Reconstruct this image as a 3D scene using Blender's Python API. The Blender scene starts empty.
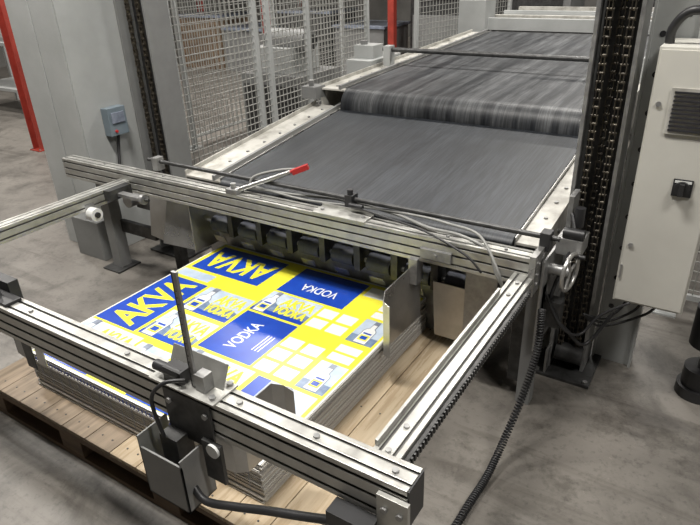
import bpy, bmesh, math, random
from mathutils import Vector, Matrix, Euler
random.seed(4)
D=bpy.data; SC=bpy.context.scene
COL=SC.collection
# ---------------------------------------------------------------- materials
def mat(name,c1,c2=None,rough=.5,metal=0,scale=8,detail=6,lo=.35,hi=.65,stretch=(1,1,1),bump=0,bscale=60,rvar=0,emit=0,spec=.5,kind='noise'):
    m=D.materials.new(name);m.use_nodes=True
    nt=m.node_tree;N=nt.nodes;L=nt.links
    b=N['Principled BSDF']
    b.inputs['Roughness'].default_value=rough;b.inputs['Metallic'].default_value=metal
    b.inputs['Specular IOR Level'].default_value=spec
    c2=c2 or tuple(v*.82 for v in c1)
    tc=N.new('ShaderNodeTexCoord');mp=N.new('ShaderNodeMapping')
    mp.inputs['Scale'].default_value=stretch
    L.new(tc.outputs['Object'],mp.inputs['Vector'])
    if kind=='wave':
        n=N.new('ShaderNodeTexWave');n.bands_direction='Z';n.inputs['Distortion'].default_value=.6
        n.inputs['Detail'].default_value=2
        out=n.outputs['Fac']
    else:
        n=N.new('ShaderNodeTexNoise');n.inputs['Detail'].default_value=detail;n.inputs['Roughness'].default_value=.6
        out=n.outputs['Fac']
    n.inputs['Scale'].default_value=scale
    L.new(mp.outputs['Vector'],n.inputs['Vector'])
    r=N.new('ShaderNodeValToRGB')
    r.color_ramp.elements[0].position=lo;r.color_ramp.elements[0].color=(*c2,1)
    r.color_ramp.elements[1].position=hi;r.color_ramp.elements[1].color=(*c1,1)
    L.new(out,r.inputs['Fac']);L.new(r.outputs['Color'],b.inputs['Base Color'])
    if rvar:
        mr=N.new('ShaderNodeMapRange');mr.inputs['To Min'].default_value=rough-rvar;mr.inputs['To Max'].default_value=rough+rvar
        mr.inputs['From Min'].default_value=.3;mr.inputs['From Max'].default_value=.7
        L.new(out,mr.inputs['Value']);L.new(mr.outputs['Result'],b.inputs['Roughness'])
    if bump:
        n2=N.new('ShaderNodeTexNoise');n2.inputs['Scale'].default_value=bscale;n2.inputs['Detail'].default_value=4
        L.new(mp.outputs['Vector'],n2.inputs['Vector'])
        bp=N.new('ShaderNodeBump');bp.inputs['Strength'].default_value=bump;bp.inputs['Distance'].default_value=.004
        L.new(n2.outputs['Fac'],bp.inputs['Height']);L.new(bp.outputs['Normal'],b.inputs['Normal'])
    if emit:
        b.inputs['Emission Color'].default_value=(*c1,1);b.inputs['Emission Strength'].default_value=emit
    return m
ALU=mat('aluminium_profile',(.53,.53,.50),(.40,.395,.375),rough=.40,metal=.72,scale=14,stretch=(1,1,1),rvar=.08)
GROOVE=mat('slot_dark',(.14,.137,.13),rough=.7)
STEEL=mat('sheet_steel',(.52,.515,.50),(.38,.375,.365),rough=.33,metal=.82,scale=5,rvar=.08)
GALV=mat('galvanised',(.38,.38,.375),(.27,.27,.27),rough=.42,metal=.7,scale=25,rvar=.1)
DSTEEL=mat('dark_steel',(.085,.085,.085),(.045,.045,.045),rough=.45,metal=.6,scale=20)
CHAINM=mat('oily_chain',(.12,.105,.08),(.04,.035,.03),rough=.45,metal=.6,scale=50)
BLACK=mat('black_plastic',(.022,.022,.024),(.014,.014,.015),rough=.45)
RUBR=mat('grey_rubber',(.075,.08,.095),(.05,.055,.07),rough=.6,scale=30)
CREAM=mat('cream_paint',(.45,.44,.405),(.22,.21,.185),rough=.45,scale=7,lo=.32,hi=.55,rvar=.08)
LGREY=mat('light_grey_paint',(.39,.40,.395),(.33,.34,.335),rough=.42,scale=3)
MGREY=mat('mid_grey_paint',(.20,.205,.20),(.16,.16,.16),rough=.5,scale=4)
CAB=mat('cabinet_paint',(.54,.53,.485),(.48,.47,.43),rough=.42,scale=3)
RED=mat('red_paint',(.36,.045,.03),(.25,.03,.02),rough=.5,scale=8)
REDPL=mat('red_plastic',(.45,.025,.025),(.38,.02,.02),rough=.35)
WIRE=mat('fence_wire',(.38,.38,.36),(.29,.29,.27),rough=.45,metal=.3,scale=20)
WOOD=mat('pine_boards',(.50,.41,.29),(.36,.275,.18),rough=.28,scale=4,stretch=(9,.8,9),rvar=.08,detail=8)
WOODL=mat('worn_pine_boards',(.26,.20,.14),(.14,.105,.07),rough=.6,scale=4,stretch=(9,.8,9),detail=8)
WOODD=mat('pallet_wood',(.20,.14,.09),(.11,.075,.05),rough=.7,scale=4,stretch=(1,7,7),detail=8)
def belt_mat(name,base,wear,sx,lo,hi,rib=0.0,rough=.46):
    """rubber belt: fine lengthwise ribs, lengthwise wear streaks, blotchy dust"""
    m=D.materials.new(name);m.use_nodes=True;nt=m.node_tree;N=nt.nodes;L=nt.links;b=N['Principled BSDF']
    tc=N.new('ShaderNodeTexCoord')
    def noise(sc,det,st,r=.65):
        mp=N.new('ShaderNodeMapping');mp.inputs['Scale'].default_value=st;L.new(tc.outputs['Object'],mp.inputs['Vector'])
        n=N.new('ShaderNodeTexNoise');n.inputs['Scale'].default_value=sc;n.inputs['Detail'].default_value=det;n.inputs['Roughness'].default_value=r
        L.new(mp.outputs['Vector'],n.inputs['Vector']);return n.outputs['Fac']
    def ramp(f,p0,c0,p1,c1):
        r=N.new('ShaderNodeValToRGB');e=r.color_ramp.elements
        e[0].position=p0;e[0].color=(*c0,1);e[1].position=p1;e[1].color=(*c1,1);L.new(f,r.inputs['Fac']);return r.outputs['Color']
    c=ramp(noise(3,12,(sx,.3,.3)),lo,base,hi,wear)
    x=N.new('ShaderNodeMix');x.data_type='RGBA';x.blend_type='MULTIPLY';x.inputs[0].default_value=.7
    L.new(c,x.inputs[6]);L.new(ramp(noise(2.2,6,(1,.8,1)),.35,(.45,.45,.45),.6,(1,1,1)),x.inputs[7])
    y=N.new('ShaderNodeMix');y.data_type='RGBA';y.blend_type='MULTIPLY';y.inputs[0].default_value=.75
    L.new(x.outputs[2],y.inputs[6]);L.new(ramp(noise(40,2,(3,.12,.12)),.40,(.5,.5,.5),.60,(1.25,1.25,1.25)),y.inputs[7])
    L.new(y.outputs[2],b.inputs['Base Color'])
    mr=N.new('ShaderNodeMapRange');mr.inputs['To Min'].default_value=rough-.06;mr.inputs['To Max'].default_value=rough+.1
    L.new(noise(4,8,(sx,.3,.3)),mr.inputs['Value']);L.new(mr.outputs['Result'],b.inputs['Roughness'])
    b.inputs['Specular IOR Level'].default_value=.4
    bp=N.new('ShaderNodeBump');bp.inputs['Strength'].default_value=.3;bp.inputs['Distance'].default_value=.002
    L.new(noise(60,2,(3,.1,.1)),bp.inputs['Height']);L.new(bp.outputs['Normal'],b.inputs['Normal'])
    return m
BELT1=belt_mat('belt_rubber',(.016,.019,.024),(.036,.040,.047),5,.3,.75)
BELT2=belt_mat('worn_belt_rubber',(.018,.020,.024),(.15,.155,.16),5,.40,.78,rough=.44)
EDGE=mat('sheet_edges',(.52,.505,.475),(.27,.255,.23),rough=.75,kind='wave',scale=75,lo=.2,hi=.7)
WHITEP=mat('print_white',(.68,.69,.68),(.64,.65,.64),rough=.3)
YEL=mat('print_yellow',(.72,.68,.05),(.66,.62,.04),rough=.32)
BLUE=mat('print_blue',(.014,.065,.40),(.011,.045,.32),rough=.28,scale=6)
SKYP=mat('print_sky',(.50,.57,.66),(.34,.42,.53),rough=.3,scale=9,detail=4)
HILLP=mat('print_hills',(.20,.27,.38),(.10,.15,.25),rough=.3,scale=22,detail=8)
GREYP=mat('print_grey',(.24,.27,.33),(.15,.17,.22),rough=.3,scale=20)
FINEP=mat('print_fine_text',(.36,.38,.36),(.28,.30,.30),rough=.3,scale=60)
HOSE=mat('grey_hose',(.25,.25,.24),(.2,.2,.19),rough=.45)
GLASSD=mat('dark_panel',(.03,.03,.035),(.02,.02,.022),rough=.25)
LABEL=mat('blue_grey_box',(.18,.22,.25),(.15,.19,.22),rough=.45)
# ---------------------------------------------------------------- builder
class B:
    def __init__(s,name):
        s.name=name;s.v=[];s.f=[];s.mi=[];s.sm=[];s.mats=[]
    def m(s,mt):
        if mt not in s.mats:s.mats.append(mt)
        return s.mats.index(mt)
    def add(s,vs,fs,mt,smooth=None):
        o=len(s.v);s.v+= [tuple(v) for v in vs];k=s.m(mt)
        for i,f in enumerate(fs):
            s.f.append([a+o for a in f]);s.mi.append(k);s.sm.append(bool(smooth[i]) if smooth else False)
    def box(s,lo,hi,mt,R=None,pivot=None):
        x0,y0,z0=[min(a,b) for a,b in zip(lo,hi)];x1,y1,z1=[max(a,b) for a,b in zip(lo,hi)]
        vs=[Vector(p) for p in ((x0,y0,z0),(x1,y0,z0),(x1,y1,z0),(x0,y1,z0),(x0,y0,z1),(x1,y0,z1),(x1,y1,z1),(x0,y1,z1))]
        if R is not None:
            p=Vector(pivot) if pivot else Vector(((x0+x1)/2,(y0+y1)/2,(z0+z1)/2))
            M=Euler(R).to_matrix();vs=[p+M@(v-p) for v in vs]
        s.add(vs,[(0,3,2,1),(4,5,6,7),(0,1,5,4),(1,2,6,5),(2,3,7,6),(3,0,4,7)],mt)
    def cyl(s,p0,p1,r,mt,seg=20,r2=None,cap=None):
        p0=Vector(p0);p1=Vector(p1);d=(p1-p0).normalized()
        a=d.orthogonal().normalized();b=d.cross(a);r2=r if r2 is None else r2
        vs=[]
        for p,rr in((p0,r),(p1,r2)):
            for i in range(seg):
                t=2*math.pi*i/seg;vs.append(p+(a*math.cos(t)+b*math.sin(t))*rr)
        fs=[(i,(i+1)%seg,seg+(i+1)%seg,seg+i) for i in range(seg)]
        s.add(vs,fs,mt,[1]*seg)
        s.add(vs,[tuple(range(seg))[::-1],tuple(range(seg,2*seg))],cap or mt)
    def tube(s,pts,r,mt,seg=8,sub=6):
        P=[Vector(p) for p in pts]
        if sub>1 and len(P)>2:
            Q=[]
            for i in range(len(P)-1):
                a=P[max(i-1,0)];b=P[i];c=P[i+1];d=P[min(i+2,len(P)-1)]
                for k in range(sub):
                    t=k/sub
                    Q.append(.5*((2*b)+(-a+c)*t+(2*a-5*b+4*c-d)*t*t+(-a+3*b-3*c+d)*t**3))
            Q.append(P[-1]);P=Q
        vs=[];up=None
        for i,p in enumerate(P):
            t=(P[min(i+1,len(P)-1)]-P[max(i-1,0)]).normalized()
            up=t.orthogonal().normalized() if up is None else (up-t*up.dot(t)).normalized()
            w=t.cross(up)
            for k in range(seg):
                an=2*math.pi*k/seg;vs.append(p+(up*math.cos(an)+w*math.sin(an))*r)
        fs=[]
        for i in range(len(P)-1):
            for k in range(seg):
                fs.append((i*seg+k,i*seg+(k+1)%seg,(i+1)*seg+(k+1)%seg,(i+1)*seg+k))
        n=len(fs);fs.append(tuple(range(seg))[::-1]);fs.append(tuple(range((len(P)-1)*seg,len(P)*seg)))
        s.add(vs,fs,mt,[1]*n+[0,0])
    def prism(s,prof,origin,A,Bx,C,L,mt):
        o=Vector(origin);A=Vector(A);Bx=Vector(Bx);C=Vector(C);n=len(prof)
        vs=[o+A*a+Bx*b for a,b in prof]+[o+A*a+Bx*b+C*L for a,b in prof]
        fs=[(i,(i+1)%n,n+(i+1)%n,n+i) for i in range(n)]+[tuple(range(n))[::-1],tuple(range(n,2*n))]
        s.add(vs,fs,mt)
    def torus(s,c,ax,R,r,mt,seg=32):
        ax=Vector(ax).normalized();a=ax.orthogonal().normalized();b=ax.cross(a);c=Vector(c)
        vs=[];sg=8
        for i in range(seg):
            t=2*math.pi*i/seg;d=a*math.cos(t)+b*math.sin(t)
            for k in range(sg):
                u=2*math.pi*k/sg;vs.append(c+d*(R+r*math.cos(u))+ax*r*math.sin(u))
        fs=[(i*sg+k,((i+1)%seg)*sg+k,((i+1)%seg)*sg+(k+1)%sg,i*sg+(k+1)%sg) for i in range(seg) for k in range(sg)]
        s.add(vs,fs,mt,[1]*len(fs))
    def bolt(s,p,n,r=.008,h=.006,mt=None):
        p=Vector(p);n=Vector(n);s.cyl(p,p+n*h,r,mt or GALV,6)
    def poly(s,pts,z,mt):
        s.add([(x,y,z) for x,y in pts],[tuple(range(len(pts)))],mt)
    def text(s,t,c,size,mt,xa=(0,1,0),ya=(-1,0,0),off=0,length=None):
        cu=D.curves.new('t','FONT');cu.body=t;cu.size=size;cu.offset=off
        ob=D.objects.new('t',cu);COL.objects.link(ob)
        dg=bpy.context.evaluated_depsgraph_get();dg.update()
        me=ob.evaluated_get(dg).to_mesh()
        X=Vector(xa);Y=Vector(ya);l=Vector(c)
        xs=[v.co.x for v in me.vertices];ys=[v.co.y for v in me.vertices]
        cxx=(min(xs)+max(xs))/2;cyy=(min(ys)+max(ys))/2;sx=(length/(max(xs)-min(xs))) if length else 1
        flip=X.cross(Y).z<0
        s.add([l+X*(v.co.x-cxx)*sx+Y*(v.co.y-cyy) for v in me.vertices],[tuple(p.vertices)[::-1] if flip else tuple(p.vertices) for p in me.polygons],mt)
        D.objects.remove(ob);D.curves.remove(cu)
    def done(s,parent=None,bevel=.0015):
        xs=list(zip(*s.v));c=Vector([(min(a)+max(a))/2 for a in xs]);c.z=min(xs[2])
        me=D.meshes.new(s.name);me.from_pydata([Vector(v)-c for v in s.v],[],s.f)
        for mt in s.mats:me.materials.append(mt)
        me.polygons.foreach_set('material_index',s.mi);me.polygons.foreach_set('use_smooth',s.sm)
        me.update()
        ob=D.objects.new(s.name,me);COL.objects.link(ob);ob.location=c
        if bevel:
            b=ob.modifiers.new('bevel','BEVEL');b.width=bevel;b.segments=2;b.limit_method='ANGLE';b.angle_limit=math.radians(50)
        if parent:ob.parent=parent
        return ob
def empty(name):
    e=D.objects.new(name,None);e.location=(0,0,0);e.empty_display_size=.1;COL.objects.link(e);return e
def slotprof(w,h,sw=.009,sd=.014,pitch=.04):
    P=[]
    def side(L,f):
        n=int(round(L/pitch));q=[f(0,0)]
        for i in range(n):
            c=pitch*(i+.5)
            q+=[f(c-sw/2,0),f(c-sw/2,.003),f(c-.011,.004),f(c-.011,sd),f(c+.011,sd),f(c+.011,.004),f(c+sw/2,.003),f(c+sw/2,0)]
        return q
    P+=side(w,lambda t,d:(t,d));P+=side(h,lambda t,d:(w-d,t));P+=side(w,lambda t,d:(w-t,h-d));P+=side(h,lambda t,d:(d,h-t))
    return P
def profile_beam(b,axis,origin,L,w,h,mt=None):
    mt=mt or ALU
    if axis=='x': A,C=(0,1,0),(1,0,0)
    else: A,C=(1,0,0),(0,1,0)
    b.prism(slotprof(w,h),origin,A,(0,0,1),C,L,mt)
    x,y,z=origin
    for i in range(int(round(h/.04))):
        c=z+.04*(i+.5)
        if axis=='x':
            b.box((x+.002,y+.0075,c-.0105),(x+L-.002,y+.0138,c+.0105),GROOVE);b.box((x+.002,y+w-.0138,c-.0105),(x+L-.002,y+w-.0075,c+.0105),GROOVE)
        else:
            b.box((x+.0075,y+.002,c-.0105),(x+.0138,y+L-.002,c+.0105),GROOVE);b.box((x+w-.0138,y+.002,c-.0105),(x+w-.0075,y+L-.002,c+.0105),GROOVE)
    for i in range(int(round(w/.04))):
        if axis=='x':
            c=y+.04*(i+.5);b.box((x+.002,c-.0105,z+h-.0138),(x+L-.002,c+.0105,z+h-.0075),GROOVE)
        else:
            c=x+.04*(i+.5);b.box((c-.0105,y+.002,z+h-.0138),(c+.0105,y+L-.002,z+h-.0075),GROOVE)
# ---------------------------------------------------------------- room
def floor_mat():
    m=D.materials.new('worn_concrete');m.use_nodes=True;nt=m.node_tree;N=nt.nodes;L=nt.links;b=N['Principled BSDF']
    tc=N.new('ShaderNodeTexCoord')
    def noise(sc,det,stretch=(1,1,1),rot=0,r=.6,dist=0):
        mp=N.new('ShaderNodeMapping');mp.inputs['Scale'].default_value=stretch;mp.inputs['Rotation'].default_value=(0,0,rot)
        L.new(tc.outputs['Object'],mp.inputs['Vector'])
        n=N.new('ShaderNodeTexNoise');n.inputs['Scale'].default_value=sc;n.inputs['Detail'].default_value=det;n.inputs['Roughness'].default_value=r;n.inputs['Distortion'].default_value=dist
        L.new(mp.outputs['Vector'],n.inputs['Vector']);return n.outputs['Fac']
    def ramp(f,p0,c0,p1,c1):
        r=N.new('ShaderNodeValToRGB');e=r.color_ramp.elements
        e[0].position=p0;e[0].color=(*c0,1);e[1].position=p1;e[1].color=(*c1,1);L.new(f,r.inputs['Fac']);return r.outputs['Color']
    def mul(a,bb,fac=1):
        x=N.new('ShaderNodeMix');x.data_type='RGBA';x.blend_type='MULTIPLY';x.inputs[0].default_value=fac
        L.new(a,x.inputs[6]);L.new(bb,x.inputs[7]);return x.outputs[2]
    c=ramp(noise(1.1,6,dist=.3),.34,(.115,.105,.093),.68,(.185,.171,.152))
    c=mul(c,ramp(noise(2.6,10,r=.7,dist=.6),.34,(.42,.41,.40),.50,(1,1,1)),.75)
    c=mul(c,ramp(noise(6.5,8,r=.7),.34,(.45,.44,.42),.47,(1,1,1)),.65)
    c=mul(c,ramp(noise(1.5,6,(.3,3.0,1),.6,dist=1.2),.34,(.5,.48,.46),.43,(1,1,1)),.65)
    c=mul(c,ramp(noise(1.2,6,(.3,4.0,1),2.0,dist=1.0),.34,(.55,.53,.51),.42,(1,1,1)),.6)
    c=mul(c,ramp(noise(45,4),.3,(.6,.6,.6),.46,(1,1,1)),.7)
    c=mul(c,ramp(noise(14,8,r=.8),.62,(1,1,1),.69,(1.7,1.68,1.62)),.6)
    L.new(c,b.inputs['Base Color'])
    mr=N.new('ShaderNodeMapRange');mr.inputs['To Min'].default_value=.36;mr.inputs['To Max'].default_value=.62
    L.new(noise(3,6),mr.inputs['Value']);L.new(mr.outputs['Result'],b.inputs['Roughness'])
    bp=N.new('ShaderNodeBump');bp.inputs['Strength'].default_value=.15;bp.inputs['Distance'].default_value=.004
    L.new(noise(70,5),bp.inputs['Height']);L.new(bp.outputs['Normal'],b.inputs['Normal'])
    return m
FLOOR=floor_mat()
WALL=mat('painted_block_wall',(.16,.155,.145),(.11,.108,.1),rough=.8,scale=1.5)
CEIL=mat('ceiling_panels',(.30,.29,.27),rough=.9,scale=1)
def room(name,lo,hi,mt):
    b=B(name);b.box(lo,hi,mt);return b.done(bevel=0)
room('floor',(-13,-5,-.1),(6,14,0),FLOOR)
room('wall_back',(-13,14,0),(6,14.2,6),WALL);room('wall_left',(-13.2,-5,0),(-13,14,6),WALL)
room('wall_right',(6,-5,0),(6.2,14,6),WALL);room('wall_front',(-13,-5.2,0),(6,-5,6),WALL)
room('ceiling',(-13,-5,6),(6,14,6.15),CEIL)
# ---------------------------------------------------------------- pallet
b=B('wooden_pallet')
x0,x1,y0,y1=-2.62,-.85,.93,2.34
n=12;w=(x1-x0)/n
for i in range(n):
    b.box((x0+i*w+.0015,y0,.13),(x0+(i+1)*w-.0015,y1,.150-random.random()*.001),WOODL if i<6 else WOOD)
for yy in (y0,(y0+y1)/2-.05,y1-.1):
    b.box((x0,yy,.105),(x1,yy+.1,.129),WOODD)
    for xx in (x0,x0+.55,x0+1.1,x1-.14):
        b.box((xx,yy,.022),(xx+.14,yy+.1,.105),WOODD)
    b.box((x0,yy,0),(x1,yy+.1,.022),WOODD)
for i in range(n):
    for yy in (y0+.05,(y0+y1)/2,y1-.05):
        for q in(.3,.7):b.cyl((x0+(i+q)*w,yy,.149),(x0+(i+q)*w,yy,.1512),.004,DSTEEL,8)
b.done()
# ---------------------------------------------------------------- printed stack
SX0,SX1,SY0,SY1=-2.355,-1.065,1.045,2.28
st=B('printed_sheet_stack')
z=.152
while z<.322:
    j=[random.uniform(-.005,.005) for _ in range(4)]
    st.box((SX0+j[0],SY0+j[1],z),(SX1+j[2],SY1+j[3],z+.0056),EDGE);z+=.006
zt=z
st.box((SX0,SY0,zt),(SX1,SY1,zt+.004),WHITEP)
zt+=.004
Z=[zt+.0004*i for i in range(1,10)]
def rect(xa,ya,xb,yb,k,mt):st.poly([(xa,ya),(xb,ya),(xb,yb),(xa,yb)],Z[k],mt)
def bottle(c,L,k,s=1,wf=.16):
    """flat printed bottle; c = centre of its base, neck towards +-y"""
    w=L*wf
    def T(t,a):return (c[0]+a,c[1]+s*t)
    def P(pr,kk,mt):
        pts=[T(t*L,a) for t,a in pr]+[T(t*L,-a) for t,a in pr[::-1]]
        ar=sum(pts[i][0]*pts[(i+1)%len(pts)][1]-pts[(i+1)%len(pts)][0]*pts[i][1] for i in range(len(pts)))
        st.poly(pts if ar>0 else pts[::-1],Z[kk],mt)
    P([(0,w*1.1),(.55,w*1.1),(.62,w*.9),(.69,w*.5),(1.01,w*.46)],k,GREYP)
    P([(.015,w*.97),(.54,w*.97),(.61,w*.78),(.67,w*.38),(1,w*.34)],k+1,WHITEP)
    P([(.40,w*.7),(.46,w*.7)],k+2,BLUE)
    P([(.12,w*.8),(.36,w*.8)],k+2,YEL);P([(.17,w*.55),(.31,w*.55)],k+3,BLUE);P([(.84,w*.42),(1,w*.42)],k+2,GREYP)
XR,YU=(1,0,0),(0,1,0)
rect(SX0+.008,SY0+.012,SX1-.008,SY1-.012,0,YEL)
def photo_panel(xa,ya,xb,yb,text=True):
    h=yb-ya;w=xb-xa
    rect(xa,ya,xb,yb,1,SKYP)
    hill=[(0,0),(1,0),(1,.38),(.85,.46),(.7,.36),(.55,.50),(.42,.40),(.25,.55),(.1,.42),(0,.48)]
    st.poly([(xa+a*w,ya+b_*h) for a,b_ in hill],Z[2],HILLP)
    rect(xa,ya,xb,ya+h*.16,3,BLUE)
    L=h*1.0;bw=L*.16
    bottle((xa+bw*1.5,ya+.002),L,4)
    if text:
        x0_=xa+bw*3;c=(x0_+xb)/2;l=(xb-x0_)*.88
        st.text('AKVA',(c,ya+h*.70,Z[3]),h*.50,YEL,XR,YU,off=.004,length=l)
        st.text('VODKA',(c,ya+h*.31,Z[4]),h*.42,YEL,XR,YU,off=.0035,length=l)
# left column
photo_panel(-2.345,1.13,-1.99,1.36)
rect(-2.345,1.06,-1.99,1.12,1,BLUE)
rect(-2.345,1.375,-2.08,1.85,1,BLUE)
st.text('AKVA',(-2.212,1.61,Z[2]),.23,YEL,(0,1,0),(-1,0,0),off=.007,length=.43)
photo_panel(-2.06,1.385,-1.765,1.60);photo_panel(-2.06,1.63,-1.765,1.85)
photo_panel(-1.975,1.13,-1.775,1.34,False)
rect(-2.32,1.97,-1.86,2.24,1,BLUE)
st.text('AKVA',(-2.09,2.10,Z[2]),.22,YEL,(-1,0,0),(0,-1,0),off=.007,length=.42)
rect(-2.34,1.875,-2.11,1.945,1,SKYP)
# centre column
photo_panel(-1.75,1.20,-1.40,1.42)
rect(-1.75,1.06,-1.40,1.185,1,BLUE);st.text('VODKA',(-1.575,1.125,Z[2]),.075,WHITEP,XR,YU,off=.001,length=.20)
rect(-1.745,1.44,-1.45,1.77,1,BLUE)
st.text('VODKA',(-1.62,1.60,Z[2]),.085,WHITEP,(0,1,0),(-1,0,0),off=.001,length=.21)
for i in range(3):rect(-1.52+i*.016,1.53,-1.515+i*.016,1.65,2,WHITEP)
photo_panel(-1.75,1.785,-1.45,1.975)
rect(-1.75,1.99,-1.36,2.25,1,BLUE)
st.text('VODKA',(-1.55,2.08,Z[2]),.085,WHITEP,(-1,0,0),(0,-1,0),off=.001,length=.21)
# right column
rect(-1.375,1.19,-1.09,1.41,1,SKYP);rect(-1.375,1.19,-1.31,1.41,2,BLUE);rect(-1.31,1.19,-1.09,1.25,2,HILLP)
bottle((-1.22,1.195),.215,3)
for a,nr in((1.43,3),(1.79,2)):
    for r_ in range(nr):
        for c_ in range(2):
            rect(-1.435+c_*.105,a+.01+r_*.09,-1.35+c_*.105,a+.08+r_*.09,1,WHITEP)
    rect(-1.215,a,-1.085,a+.19,1,SKYP);rect(-1.215,a,-1.085,a+.06,2,HILLP);bottle((-1.15,a+.005),.18,3)
    for i in range(2):rect(-1.21,a+.21+i*.065,-1.10,a+.26+i*.065,1,WHITEP)
rect(-1.34,2.15,-1.10,2.24,1,WHITEP)
for i in range(58):
    x=SX0+.01+i*.0215
    st.box((x,SY0-.0066,.306),(x+.006,SY0-.0058,.322),BLUE)
    if i%3==0:st.box((x,SY0-.0066,.20),(x+.003,SY0-.0058,.29),GREYP)
st.done(bevel=0)
# ---------------------------------------------------------------- stacker
M=empty('sheet_stacker')
def chain(b,x,y,z0,z1,pitch=.032):
    n=int((z1-z0)/pitch)
    for i in range(n):
        z=z0+i*pitch;o=.010 if i%2 else .006
        for s in(-1,1):
            b.box((x+s*o-.0015,y-.010,z+.002),(x+s*o+.0015,y+.010,z+pitch+.006),CHAINM)
        b.cyl((x-.013,y,z+.004),(x+.013,y,z+.004),.0065,CHAINM,8)
BZ=.63
b=B('main_crossbeam');profile_beam(b,'x',(-3.46,2.08,BZ),2.92,.08,.12)
b.box((-3.466,2.082,BZ+.002),(-3.46,2.158,BZ+.118),ALU)
for x in (-3.1,-2.6,-1.9,-1.3,-.9,-.65):
    b.bolt((x,2.12,.75),(0,0,1))
b.box((-.54,2.06,.60),(-.515,2.19,.77),STEEL)
for zz in (.64,.68,.73):b.bolt((-.515,2.10,zz),(1,0,0),.009)
b.box((-1.56,2.075,.75),(-1.28,2.165,.757),ALU);b.box((-1.56,2.16,.70),(-1.28,2.167,.77),ALU)
for x in(-1.53,-1.31):b.bolt((x,2.12,.757),(0,0,1),.01)
b.box((-1.0,2.066,.655),(-.86,2.08,.70),GALV);b.bolt((-.93,2.066,.677),(0,-1,0),.009)
b.done(M,.001)
b=B('front_crossbeam');profile_beam(b,'x',(-3.0,.85,BZ),2.57,.08,.12)
for x in (-2.2,-1.9,-1.4,-.95,-.7,-.48):b.bolt((x,.89,.75),(0,0,1),.009)
b.box((-.43,.852,BZ+.002),(-.425,.928,BZ+.118),BLACK)
b.done(M,.001)
b=B('side_rail_near');profile_beam(b,'y',(-.60,.93,.60),1.2,.08,.08)
b.box((-.60,.95,.565),(-.58,2.05,.60),STEEL)
b.box((-.605,.925,.59),(-.515,.931,.685),BLACK)
for y in(1.0,1.1,1.9,2.0):b.bolt((-.56,y,.68),(0,0,1),.009)
b.box((-.518,1.0,.645),(-.506,2.0,.668),DSTEEL)
for i in range(60):b.box((-.506,1.0+i*.0165,.645),(-.500,1.008+i*.0165,.668),DSTEEL)
b.box((-.60,1.0,.682),(-.59,1.9,.70),ALU)
b.done(M,.001)
b=B('side_rail_far');profile_beam(b,'y',(-2.93,.6,.62),1.48,.08,.08)
b.cyl((-2.62,1.97,.665),(-2.60,1.97,.665),.028,GALV,20);b.cyl((-2.64,1.97,.665),(-2.57,1.97,.665),.009,DSTEEL)
b.cyl((-2.85,1.80,.60),(-2.80,1.80,.60),.036,WHITEP,24);b.cyl((-2.80,1.80,.60),(-2.79,1.80,.60),.016,DSTEEL,16);b.box((-2.86,1.77,.58),(-2.85,1.83,.66),GALV)
b.box((-2.85,1.90,.64),(-2.80,2.05,.70),DSTEEL)
b.box((-2.80,1.95,.655),(-2.62,1.99,.675),GALV)
b.done(M,.001)
b=B('guide_rod');b.cyl((-2.80,2.20,.80),(-.47,2.20,.80),.011,DSTEEL,16)
for x in(-2.72,-1.42,-.52):
    b.box((x-.02,2.17,.75),(x+.02,2.225,.825),BLACK if x>-1.5 else GALV)
b.cyl((-1.42,2.19,.82),(-1.42,2.19,.85),.014,BLACK)
b.cyl((-1.40,2.15,.79),(-1.33,2.15,.79),.012,BLACK)
b.done(M)
b=B('pneumatic_arm')
b.cyl((-2.06,2.10,.762),(-1.80,2.24,.86),.012,STEEL,16);b.cyl((-1.80,2.24,.86),(-1.74,2.27,.88),.009,REDPL)
b.box((-1.785,2.235,.868),(-1.70,2.26,.893),REDPL,R=(0,-.35,.5))
b.box((-2.1,2.08,.75),(-2.03,2.14,.775),GALV)
b.cyl((-2.07,2.11,.775),(-2.07,2.11,.80),.014,GALV)
b.tube([(-1.75,2.25,.88),(-1.87,2.24,.86),(-2.0,2.2,.82),(-2.0,2.18,.775),(-1.8,2.19,.765),(-1.5,2.22,.775),(-1.2,2.2,.77),(-1.0,2.14,.765),(-.85,2.12,.77),(-.72,2.10,.74),(-.66,2.06,.66),(-.6,2.05,.58)],.007,HOSE)
b.tube([(-2.03,2.14,.77),(-1.9,2.18,.765),(-1.65,2.17,.762),(-1.3,2.20,.775),(-1.05,2.18,.79),(-.9,2.14,.80),(-.76,2.11,.79),(-.65,2.03,.70),(-.62,2.04,.6)],.006,HOSE)
b.tube([(-1.38,2.15,.79),(-1.2,2.13,.775),(-1.0,2.1,.765),(-.8,2.06,.72),(-.72,2.05,.66)],.005,BLACK)
b.done(M,0)
b=B('backstop_gate')
b.cyl((-2.5,2.25,.47),(-.8,2.25,.47),.012,GALV)
for i in range(8):
    x=-2.38+i*.205
    b.cyl((x,2.25,.47),(x+.125,2.25,.47),.045,RUBR,24,cap=DSTEEL)
    b.box((x+.14,2.20,.43),(x+.175,2.29,.63),DSTEEL)
    b.box((x+.02,2.21,.375),(x+.10,2.215,.42),STEEL,R=(.4,0,0))
b.box((-2.5,2.31,.33),(-.8,2.316,.62),GALV)
b.box((-2.5,2.16,.60),(-.75,2.20,.63),GALV)
b.box((-2.5,2.30,.15),(-.8,2.305,.40),GALV)
b.box((-2.66,2.14,.34),(-2.42,2.145,.63),STEEL,R=(-.35,0,.1))
b.box((-2.42,2.10,.33),(-2.416,2.3,.62),STEEL)
b.box((-2.90,2.20,.30),(-2.66,2.206,.62),STEEL,R=(-.15,0,-.15))
b.box((-.98,2.18,.20),(-.82,2.185,.50),STEEL,R=(.1,0,0))
b.box((-.82,2.14,.28),(-.68,2.146,.60),GALV)
b.done(M,.001)
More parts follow.
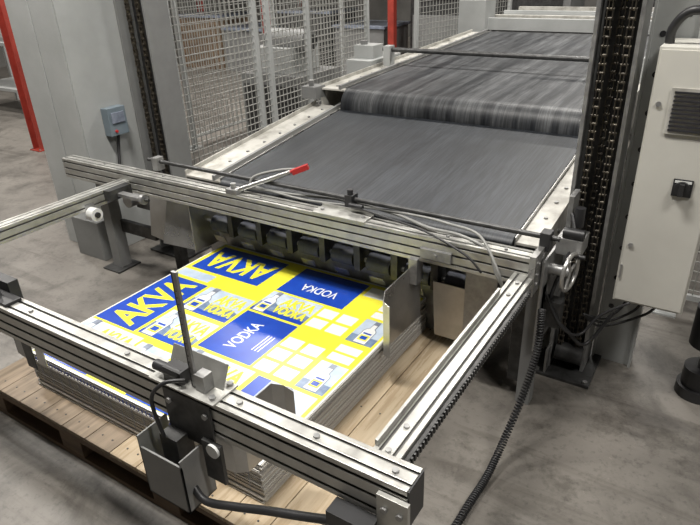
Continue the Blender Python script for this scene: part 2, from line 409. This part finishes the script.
def bent(b,pts,z0,z1,mt,t=.003,ztop=None):
    vs=[];n=len(pts);zt_=ztop or [z1]*n
    for k in range(2):
        for i,(x,y) in enumerate(pts):vs.append((x,y,z0 if k==0 else zt_[i]))
    for k in range(2):
        for i,(x,y) in enumerate(pts):
            a=Vector(pts[max(i-1,0)]);c=Vector(pts[min(i+1,n-1)]);d=(c-a).normalized();vs.append((x-d.y*t,y+d.x*t,z0 if k==0 else zt_[i]))
    fs=[]
    for i in range(n-1):
        fs.append((i,i+1,n+i+1,n+i));fs.append((2*n+i+1,2*n+i,3*n+i,3*n+i+1))
        fs.append((n+i,n+i+1,3*n+i+1,3*n+i));fs.append((i+1,i,2*n+i,2*n+i+1))
    fs.append((0,n,3*n,2*n));fs.append((n-1,2*n+n-1,4*n-1,2*n-1))
    b.add(vs,fs,mt)
b=B('side_guide_plate_back')
bent(b,[(-1.045,2.17),(-1.055,1.86),(-1.035,1.81),(-1.0,1.80)],.30,.60,STEEL,ztop=[.60,.58,.56,.55])
b.box((-1.05,2.06,.52),(-1.01,2.12,.64),GALV)
b.done(M,0)
b=B('side_guide_plate_front')
bent(b,[(-1.16,.955),(-1.085,.96),(-1.055,.985),(-1.045,1.12),(-1.03,1.16),(-1.0,1.17)],.36,.68,STEEL,ztop=[.58,.60,.61,.62,.59,.57])
b.box((-1.14,.93,.56),(-1.08,.955,.66),GALV)
b.done(M,0)
b=B('left_guide_bracket')
b.box((-2.30,.86,.75),(-2.0,.92,.762),BLACK);b.box((-2.20,.92,.70),(-2.07,.96,.80),BLACK);b.cyl((-2.1,.89,.76),(-2.1,.89,.80),.012,GALV)
b.box((-2.15,.935,.40),(-2.09,.94,.70),DSTEEL)
b.box((-2.05,.93,.45),(-2.0,.936,.63),STEEL)
bent(b,[(-2.42,1.12),(-2.40,1.02),(-2.28,1.01)],.32,.50,GALV)
b.done(M)
# front clamp assembly
b=B('sheet_stop_clamp')
b.box((-1.108,.872,.752),(-1.090,.880,1.115),GALV)
b.box((-1.1085,.8715,.752),(-1.104,.8725,1.115),BLACK)
for i in range(14):b.box((-1.104,.8705,.80+i*.02),(-1.097,.872,.8015+i*.02),BLACK)
b.box((-1.25,.84,.75),(-1.0,.94,.756),ALU)
b.box((-1.23,.90,.756),(-1.02,.905,.83),ALU,R=(-.45,0,0),pivot=(-1.1,.90,.756))
b.box((-1.20,.855,.756),(-1.13,.90,.80),BLACK);b.cyl((-1.24,.868,.785),(-1.14,.868,.785),.016,BLACK)
b.box((-1.085,.865,.756),(-1.05,.90,.81),GALV)
for p in((-1.22,.93),(-1.02,.93),(-1.02,.86)):b.bolt((p[0],p[1],.756),(0,0,1),.010,.008)
b.box((-1.20,.842,.58),(-1.02,.848,.74),DSTEEL)
for x in(-1.18,-1.04):b.bolt((x,.842,.70),(0,-1,0),.01)
b.box((-1.25,.76,.38),(-1.08,.766,.56),MGREY);b.box((-1.25,.76,.38),(-1.245,.87,.60),MGREY);b.box((-1.25,.76,.38),(-1.08,.87,.386),MGREY);b.box((-1.085,.76,.38),(-1.08,.87,.58),MGREY)
b.box((-1.20,.80,.42),(-1.13,.86,.60),DSTEEL)
b.box((-1.06,.83,.48),(-.99,.842,.62),DSTEEL)
b.cyl((-1.015,.83,.60),(-1.015,.822,.60),.022,WHITEP)
b.tube([(-1.10,.80,.46),(-1.04,.79,.43),(-.93,.80,.46),(-.82,.81,.50),(-.70,.82,.54),(-.60,.83,.575)],.012,BLACK)
b.tube([(-1.12,.86,.78),(-1.16,.82,.78),(-1.20,.80,.72),(-1.18,.80,.60)],.006,BLACK)
b.box((-.62,.80,.585),(-.50,.85,.63),BLACK)
b.box((-.50,.835,.60),(-.42,.848,.72),ALU)
for x in(-.48,-.44):b.bolt((x,.835,.68),(0,-1,0),.009)
b.done(M,.001)
b=B('lift_column_right')
b.box((-.50,2.60,0),(-.36,2.66,3.2),DSTEEL)
b.box((-.512,2.47,.0),(-.497,2.66,3.2),GALV);b.box((-.365,2.50,.0),(-.35,2.66,3.2),GALV)
chain(b,-.465,2.49,.06,3.1);chain(b,-.43,2.53,.06,3.1);chain(b,-.39,2.50,.06,3.1)
b.box((-.56,2.40,0),(-.30,2.70,.015),DSTEEL);b.box((-.51,2.41,.015),(-.50,2.48,.14),STEEL)
for p in((-.54,2.42),(-.32,2.42)):b.bolt((p[0],p[1],.015),(0,0,1),.012,.01)
b.cyl((-.48,2.5,.10),(-.36,2.5,.10),.045,DSTEEL,20)
b.box((-.345,2.68,0),(-.17,2.74,3.2),LGREY);b.box((-.345,2.66,0),(-.335,2.68,3.2),LGREY);b.box((-.18,2.66,.0),(-.17,2.68,3.2),LGREY)
for i in range(18):b.cyl((-.30,2.6795,.3+i*.15),(-.30,2.6785,.3+i*.15),.012,GLASSD,12);b.cyl((-.22,2.6795,.37+i*.15),(-.22,2.6785,.37+i*.15),.009,GLASSD,12)
b.box((-.60,2.62,0),(-.54,2.68,.7),CREAM)
b.done(M,.001)
b=B('end_plate_right')
b.box((-.51,2.14,.30),(-.50,2.45,.72),GALV);b.box((-.515,2.2,.40),(-.43,2.26,.52),DSTEEL)
b.box((-.62,2.20,.08),(-.56,2.30,.62),DSTEEL);b.box((-.66,2.34,0),(-.60,2.40,.65),CREAM)
b.cyl((-.50,2.22,.66),(-.42,2.22,.66),.022,GALV);b.torus((-.42,2.22,.66),(1,-.15,0),.075,.009,STEEL)
for a in(0,2.1,4.2):b.cyl((-.42,2.22,.66),(-.42,2.22+.075*math.cos(a),.66+.075*math.sin(a)),.006,STEEL,8)
b.cyl((-.42,2.27,.71),(-.38,2.27,.71),.01,BLACK)
b.box((-.50,2.28,.70),(-.40,2.40,.77),GALV);b.cyl((-.48,2.3,.79),(-.40,2.3,.79),.022,BLACK)
b.box((-.49,2.36,.77),(-.47,2.46,.92),GALV);b.cyl((-.44,2.36,.80),(-.44,2.36,.88),.02,BLACK)
b.tube([(-.47,2.36,.85),(-.44,2.30,.75),(-.48,2.22,.5),(-.40,2.28,.35),(-.34,2.38,.25),(-.26,2.45,.4)],.008,BLACK)
b.tube([(-.5,2.2,.56),(-.42,2.2,.42),(-.36,2.3,.34),(-.3,2.36,.42),(-.2,2.38,.5)],.006,BLACK)
for z in(.35,.45,.6):b.bolt((-.50,2.3,z),(1,0,0),.012,.008)
b.done(M,.001)
b=B('lift_column_left')
b.box((-3.22,2.62,0),(-2.98,2.68,3.2),DSTEEL);b.box((-3.23,2.50,0),(-3.215,2.68,3.2),MGREY);b.box((-2.99,2.50,0),(-2.975,2.68,3.2),MGREY)
chain(b,-3.15,2.53,.06,3.1);chain(b,-3.06,2.53,.06,3.1)
b.box((-3.28,2.45,0),(-2.93,2.72,.015),DSTEEL)
b.done(M,.001)
b=B('support_legs')
b.box((-3.30,2.16,.0),(-3.22,2.24,.63),MGREY);b.box((-3.34,2.1,0),(-3.18,2.28,.012),DSTEEL)
b.box((-2.90,2.34,.0),(-2.84,2.40,.62),DSTEEL);b.box((-3.22,2.22,.25),(-2.9,2.25,.33),DSTEEL)
b.box((-3.10,2.28,.42),(-2.70,2.40,.60),DSTEEL);b.cyl((-3.05,2.28,.50),(-3.05,2.18,.50),.04,GALV)
b.box((-.56,2.16,0),(-.50,2.22,.60),MGREY)
b.done(M,.001)
# ---------------------------------------------------------------- conveyors
def conveyor(name,x0,x1,ya,za,yb,zb,r,beltm,frw_l,frw_r,legs):
    e=empty(name)
    b=B('belt')
    pr=[];L=math.hypot(yb-ya,zb-za);ty,tz=(yb-ya)/L,(zb-za)/L;ny,nz=-tz,ty
    for i in range(17):
        a=math.pi*(i/16)
        pr.append((ya-ty*r*math.sin(a)-ny*r*math.cos(a)-ny*r, za-tz*r*math.sin(a)-nz*r*math.cos(a)-nz*r))
    nseg=10
    for i in range(1,nseg):
        t=i/nseg;pr.append((ya+(yb-ya)*t,za+(zb-za)*t))
    for i in range(13):
        a=math.pi*(i/12)
        pr.append((yb+ty*r*math.sin(a)+ny*r*math.cos(a)-ny*r, zb+tz*r*math.sin(a)+nz*r*math.cos(a)-nz*r))
    n=len(pr);vs=[(x0,y,z) for y,z in pr]+[(x1,y,z) for y,z in pr]
    fs=[(i,(i+1)%n,n+(i+1)%n,n+i) for i in range(n)]
    b.add(vs,fs,beltm,[1]*n)
    b.add(vs,[tuple(range(n))[::-1],tuple(range(n,2*n))],DSTEEL)
    b.done(e,0)
    b=B('frame')
    s=(zb-za)/(yb-ya)
    def rail(xa,xb,top,h,mt=CREAM):
        y0,y1=ya-.02,yb+.05
        z0=za+s*(y0-ya)+top;z1=za+s*(y1-ya)+top
        b.add([(xa,y0,z0-h),(xb,y0,z0-h),(xb,y1,z1-h),(xa,y1,z1-h),(xa,y0,z0),(xb,y0,z0),(xb,y1,z1),(xa,y1,z1)],
              [(0,3,2,1),(4,5,6,7),(0,1,5,4),(1,2,6,5),(2,3,7,6),(3,0,4,7)],mt)
    rail(x0-.012-frw_l,x0-.012,-.015,.012);rail(x0-.02-frw_l,x0-.012-frw_l,.01,.22)
    rail(x1+.012,x1+.012+frw_r,-.015,.012);rail(x1+.012+frw_r,x1+.02+frw_r,.01,.22)
    rail(x0-.012,x0-.006,.006,.04,STEEL);rail(x1+.006,x1+.012,.006,.04,STEEL)
    rail(x0-.07,x0-.05,.012,.03,MGREY)
    k=int((yb-ya)/.16)
    for i in range(k+1):
        y=ya+.06+i*.16;zz=za+s*(y-ya)
        if y>yb:break
        b.bolt((x0-.05-frw_l*.4,y,zz-.016),(0,0,1),.010,.008);b.bolt((x1+.012+frw_r*.5,y,zz-.016),(0,0,1),.010,.008)
        b.bolt((x1+.02+frw_r,y,zz-.06),(1,0,0),.010,.008)
    for y in legs:
        zz=za+s*(y-ya)-.2
        b.box((x0-frw_l-.01,y,0),(x0-frw_l+.05,y+.07,zz),CREAM);b.box((x1+frw_r-.05,y,0),(x1+frw_r+.01,y+.07,zz),CREAM)
        b.box((x0-frw_l,y+.01,.25),(x1+frw_r,y+.06,.32),CREAM)
    b.done(e,.001)
    return e
c1=conveyor('belt_conveyor',-2.29,-.665,2.27,.745,3.50,.875,.05,BELT1,.26,.10,(2.42,3.3))
c2=conveyor('belt_conveyor',-2.29,-.665,3.56,1.0,6.25,1.075,.115,BELT2,.20,.12,(3.7,4.9,6.0))
b=B('cross_rod');b.cyl((-2.5,4.42,1.13),(-.5,4.42,1.13),.018,DSTEEL,16)
for x in(-2.45,-.55):b.box((x-.03,4.38,.95),(x+.03,4.46,1.16),LGREY)
b.box((-2.75,4.25,.90),(-2.52,4.75,1.06),LGREY);b.box((-2.74,4.36,1.06),(-2.56,4.52,1.16),LGREY);b.cyl((-2.68,4.42,1.16),(-2.68,4.42,1.19),.03,MGREY)
b.box((-2.62,3.46,.92),(-2.50,3.58,1.0),MGREY);b.cyl((-2.56,3.5,1.0),(-2.56,3.5,1.04),.02,GALV)
b.done(c2,.001)
b=B('sheet_feeder_table')
b.box((-2.6,6.6,0),(-2.45,8.2,1.12),LGREY);b.box((-.5,6.6,0),(-.35,8.2,1.12),LGREY)
for i,y in enumerate((6.6,6.95,7.5,8.05)):
    b.box((-2.6,y,1.05),(-.35,y+.06,1.17),LGREY if i%2==0 else CREAM)
for y in(6.8,7.2,7.35,7.8):b.cyl((-2.45,y,1.07),(-.5,y,1.07),.05,DSTEEL if y<7 else GALV,16)
b.box((-2.45,6.66,.9),(-.5,8.1,1.0),DSTEEL)
b.box((-2.75,6.5,1.0),(-2.45,6.8,1.35),LGREY)
b.done(None,.002)
# ---------------------------------------------------------------- control cabinet
b=B('control_cabinet')
b.box((-.27,2.40,.49),(-.01,2.655,1.49),CAB)
b.box((-.262,2.392,.50),(-.018,2.40,1.482),CAB)
b.box((-.205,2.384,1.20),(-.03,2.392,1.36),CREAM)
for i in range(10):b.box((-.195,2.380,1.212+i*.0145),(-.04,2.384,1.219+i*.0145),GLASSD)
b.box((-.14,2.386,.975),(-.075,2.392,1.04),BLACK);b.cyl((-.108,2.386,1.007),(-.108,2.372,1.007),.027,BLACK,24);b.box((-.116,2.355,.985),(-.100,2.372,1.03),BLACK)
b.box((-.135,2.385,1.026),(-.08,2.386,1.036),WHITEP)
b.box((-.262,2.386,.6),(-.255,2.392,.66),GALV);b.cyl((-.24,2.392,.75),(-.24,2.386,.75),.009,GALV);b.cyl((-.24,2.392,1.3),(-.24,2.386,1.3),.009,GALV)
for x in(-.22,-.16,-.10):b.cyl((x,2.5,.47),(x,2.5,.49),.014,BLACK)
for i in range(3):b.tube([(-.22+i*.06,2.5,.48),(-.24+i*.05,2.5,.40),(-.30,2.48,.34-i*.02),(-.38,2.44,.36)],.006,BLACK)
b.tube([(-.25,2.5,1.46),(-.25,2.48,1.54),(-.2,2.46,1.60),(-.12,2.47,1.58),(-.1,2.5,1.48)],.016,BLACK)
b.done(None,.002)
b=B('coiled_cable')
path=[Vector(p) for p in((-.47,2.06,.56),(-.46,2.02,.40),(-.47,1.93,.24),(-.49,1.80,.10),(-.50,1.66,.03),(-.51,1.50,.022),(-.52,1.30,.022),(-.56,1.1,.022))]
def cr(P,t):
    i=min(int(t),len(P)-2);u=t-i;a=P[max(i-1,0)];b_=P[i];c=P[i+1];d=P[min(i+2,len(P)-1)]
    return .5*((2*b_)+(-a+c)*u+(2*a-5*b_+4*c-d)*u*u+(-a+3*b_-3*c+d)*u**3)
pts=[];N_=1500;turns=110
for i in range(N_):
    t=(len(path)-1)*i/(N_-1);p=cr(path,t);q=cr(path,min(t+.01,len(path)-1))-cr(path,max(t-.01,0));q.normalize()
    a=Vector((1,0,0));a=(a-q*a.dot(q)).normalized();c=q.cross(a);an=2*math.pi*turns*i/N_
    pts.append(p+(a*math.cos(an)+c*math.sin(an))*.012)
b.tube(pts,.004,BLACK,5,1)
b.done(None,0)
# ---------------------------------------------------------------- fences
def fence(p0,p1,z1=2.3,posts=(0,1),pitch=.055,zb=.1,wt=.0028):
    b=B('safety_fence');p0=Vector((*p0,0));p1=Vector((*p1,0));d=p1-p0;L=d.length;d/=L;n=Vector((-d.y,d.x,0))
    def obox(a0,a1,z0,z1_,t,mt):
        q=[p0+d*a0-n*t,p0+d*a1-n*t,p0+d*a1+n*t,p0+d*a0+n*t]
        vs=[(v.x,v.y,z0) for v in q]+[(v.x,v.y,z1_) for v in q]
        b.add(vs,[(0,3,2,1),(4,5,6,7),(0,1,5,4),(1,2,6,5),(2,3,7,6),(3,0,4,7)],mt)
    for t in posts:
        a=t*L;obox(a-.02,a+.02,0,z1+.05,.02,LGREY);obox(a-.06,a+.06,0,.01,.06,LGREY)
    obox(0,L,zb,zb+.03,.012,LGREY);obox(0,L,z1-.03,z1,.012,LGREY)
    k=int(L/pitch)
    for i in range(1,k):obox(i*L/k-wt,i*L/k+wt,zb,z1,wt,WIRE)
    k=int((z1-zb)/pitch)
    for i in range(1,k):
        z=zb+i*(z1-zb)/k;obox(0,L,z-wt,z+wt,wt*1.4,WIRE)
    return b.done(None,0)
fence((-3.3,2.85),(-3.3,5.5),posts=(0,.36,.42,.62,1),pitch=.05)
fence((-3.55,3.0),(-4.9,4.4),posts=(0,.5,1),pitch=.06)
fence((-4.9,4.5),(-4.9,7.5),posts=(0,.5,1),pitch=.07)
fence((-3.3,6.6),(-2.9,8.6),posts=(0,1),pitch=.06)
fence((-.15,3.4),(-.15,6.4),posts=(0,.5,1))
fence((-.1,3.3),(1.8,3.3),posts=(0,1))
# ---------------------------------------------------------------- left machine cabinet
b=B('machine_cabinet')
b.box((-3.96,2.28,.0),(-3.48,2.78,3.0),LGREY)
b.box((-3.965,2.272,.25),(-3.73,2.28,2.95),LGREY);b.box((-3.72,2.272,.25),(-3.485,2.28,2.95),LGREY)
b.box((-3.475,2.43,.80),(-3.41,2.57,.98),LABEL);b.box((-3.408,2.45,.88),(-3.402,2.55,.95),GREYP);b.cyl((-3.41,2.47,.83),(-3.398,2.47,.83),.009,REDPL)
b.tube([(-3.44,2.5,.80),(-3.44,2.48,.7),(-3.4,2.4,.5),(-3.42,2.3,.3)],.01,BLACK)
b.box((-3.7,2.18,0),(-3.42,2.28,.28),MGREY)
b.done(None,.003)
# ---------------------------------------------------------------- background
def post(x,y,h=4,w=.1):
    b=B('red_rack_post')
    b.box((x-w/2,y-w/2,.012),(x-w/2+.012,y+w/2,h),RED);b.box((x+w/2-.012,y-w/2,.012),(x+w/2,y+w/2,h),RED);b.box((x-w/2,y-.006,.012),(x+w/2,y+.006,h),RED)
    b.box((x-.09,y-.09,0),(x+.09,y+.09,.012),RED)
    for i in range(2):b.bolt((x-.07+.14*i,y-.07,.012),(0,0,1),.012,.012)
    b.done(None,.001)
post(-6.45,3.68,4,.13)
b=B('pallet_rack')
for x in(-9.5,-7.0,-4.6):
    for y in(8.4,9.4):b.box((x-.05,y-.05,0),(x+.05,y+.05,4.5),RED)
for z in(1.3,2.6,3.9):
    for y in(8.4,9.4):b.box((-9.5,y-.03,z),(-4.6,y+.03,z+.12),RED)
    b.box((-9.5,8.4,z+.12),(-4.6,9.4,z+.14),DSTEEL)
for x,z,w,h,mt in((-9.2,.0,1.0,.9,WOODD),(-8.1,0,.9,.7,MGREY),(-6.8,0,1.0,1.0,DSTEEL),(-5.7,0,.9,.8,MGREY),(-9,1.45,1,.8,WOODD),(-7.8,1.45,.7,.9,LGREY),(-6.7,1.45,1,.6,MGREY),(-5.6,1.45,.8,.9,WOODD)):
    b.box((x,8.5,z),(x+w,9.3,z+h),mt)
    b.box((x-.03,8.47,z+h),(x+w+.03,9.33,z+h+.04),GREYP)
b.done(None,.003)
b=B('drive_unit')
b.box((-4.5,4.9,0),(-3.7,5.6,.75),MGREY);b.box((-4.4,5.0,.75),(-3.9,5.5,1.0),LGREY);b.cyl((-4.3,5.2,1.05),(-3.8,5.2,1.05),.12,MGREY,24);b.cyl((-3.8,5.2,1.05),(-3.75,5.2,1.05),.07,DSTEEL,20)
b.box((-4.45,4.885,.15),(-3.75,4.9,.65),DSTEEL)
b.done(None,.004)
b=B('metal_shelf')
for x in(-9.4,-8.0):
    for y in(4.6,5.2):b.box((x-.025,y-.025,0),(x+.025,y+.025,2),LGREY)
for z in(.3,.9,1.5):b.box((-9.4,4.6,z),(-8,5.2,z+.04),LGREY)
b.done(None,.002)
b=B('machine_console')
b.box((-4.4,8.6,0),(-3.4,9.4,2.4),DSTEEL);b.box((-4.3,8.58,1.2),(-3.5,8.6,2.2),GLASSD);b.box((-4.35,8.57,.2),(-3.45,8.6,1.0),MGREY)
b.box((-3.3,9.0,0),(-2.2,9.8,1.5),MGREY);b.box((-3.2,8.98,.9),(-2.3,9.0,1.4),DSTEEL)
b.done(None,.003)
b=B('printing_machine')
b.box((-2.0,9.6,0),(.8,11.5,1.9),MGREY);b.box((-1.8,9.58,.9),(.6,9.6,1.6),DSTEEL)
b.box((-1.8,9.3,.8),(.6,9.6,.95),CREAM)
b.done(None,.003)
b=B('pedestal_roller')
b.cyl((.12,2.62,0),(.12,2.62,.05),.09,BLACK,28);b.cyl((.12,2.62,.05),(.12,2.62,.14),.075,BLACK,28);b.cyl((.12,2.62,.14),(.12,2.62,.46),.025,GALV)
b.cyl((.12,2.62,.26),(.12,2.62,.44),.082,BLACK,28)
b.done(None,.003)
# ---------------------------------------------------------------- lights
LAMP=mat('lamp_diffuser',(1,.96,.90),rough=.5,emit=6)
def lamp(x,y,e,rx=1.5,ry=.35,col=(1,.965,.91)):
    b=B('ceiling_lamp');b.box((x-rx/2-.03,y-ry/2-.03,5.05),(x+rx/2+.03,y+ry/2+.03,5.15),LGREY)
    b.box((x-rx/2,y-ry/2,5.03),(x+rx/2,y+ry/2,5.05),LAMP)
    for s in(-.5,.5):b.cyl((x+s,y,5.15),(x+s,y,6.0),.01,GALV)
    o=b.done(None,0)
    l=D.lights.new('lamp','AREA');l.shape='RECTANGLE';l.size=rx;l.size_y=ry;l.energy=e;l.color=col
    ob=D.objects.new('lamp_light',l);COL.objects.link(ob);ob.location=(x,y,5.0);ob.parent=o;ob.matrix_parent_inverse=Matrix.Translation(-Vector(o.location))
for x,y,e in((-1.8,1.0,255),(-5.5,1.5,250),(2.2,.5,150),(-1.6,6.0,200),(-6,6.5,200),(2,6,100),(-1.6,10.8,120),(-6.5,11,120),(-9.5,4,170)):
    lamp(x,y,e)
w=D.worlds.new('world');SC.world=w;w.use_nodes=True
w.node_tree.nodes['Background'].inputs[0].default_value=(.9,.95,1,1);w.node_tree.nodes['Background'].inputs[1].default_value=.3
# ---------------------------------------------------------------- camera
cam=D.cameras.new('camera');co=D.objects.new('camera',cam);COL.objects.link(co)
R=Matrix.Rotation(.580,3,'Z')@Matrix.Rotation(math.pi/2-.470,3,'X')@Matrix.Rotation(-.037,3,'Z')
co.matrix_world=Matrix.Translation((0,0,1.8))@R.to_4x4()
cam.sensor_width=36;cam.lens=36*602/700;cam.clip_end=100;cam.clip_start=.02
SC.camera=co
SC.view_settings.view_transform='Standard'
SC.view_settings.exposure=.05
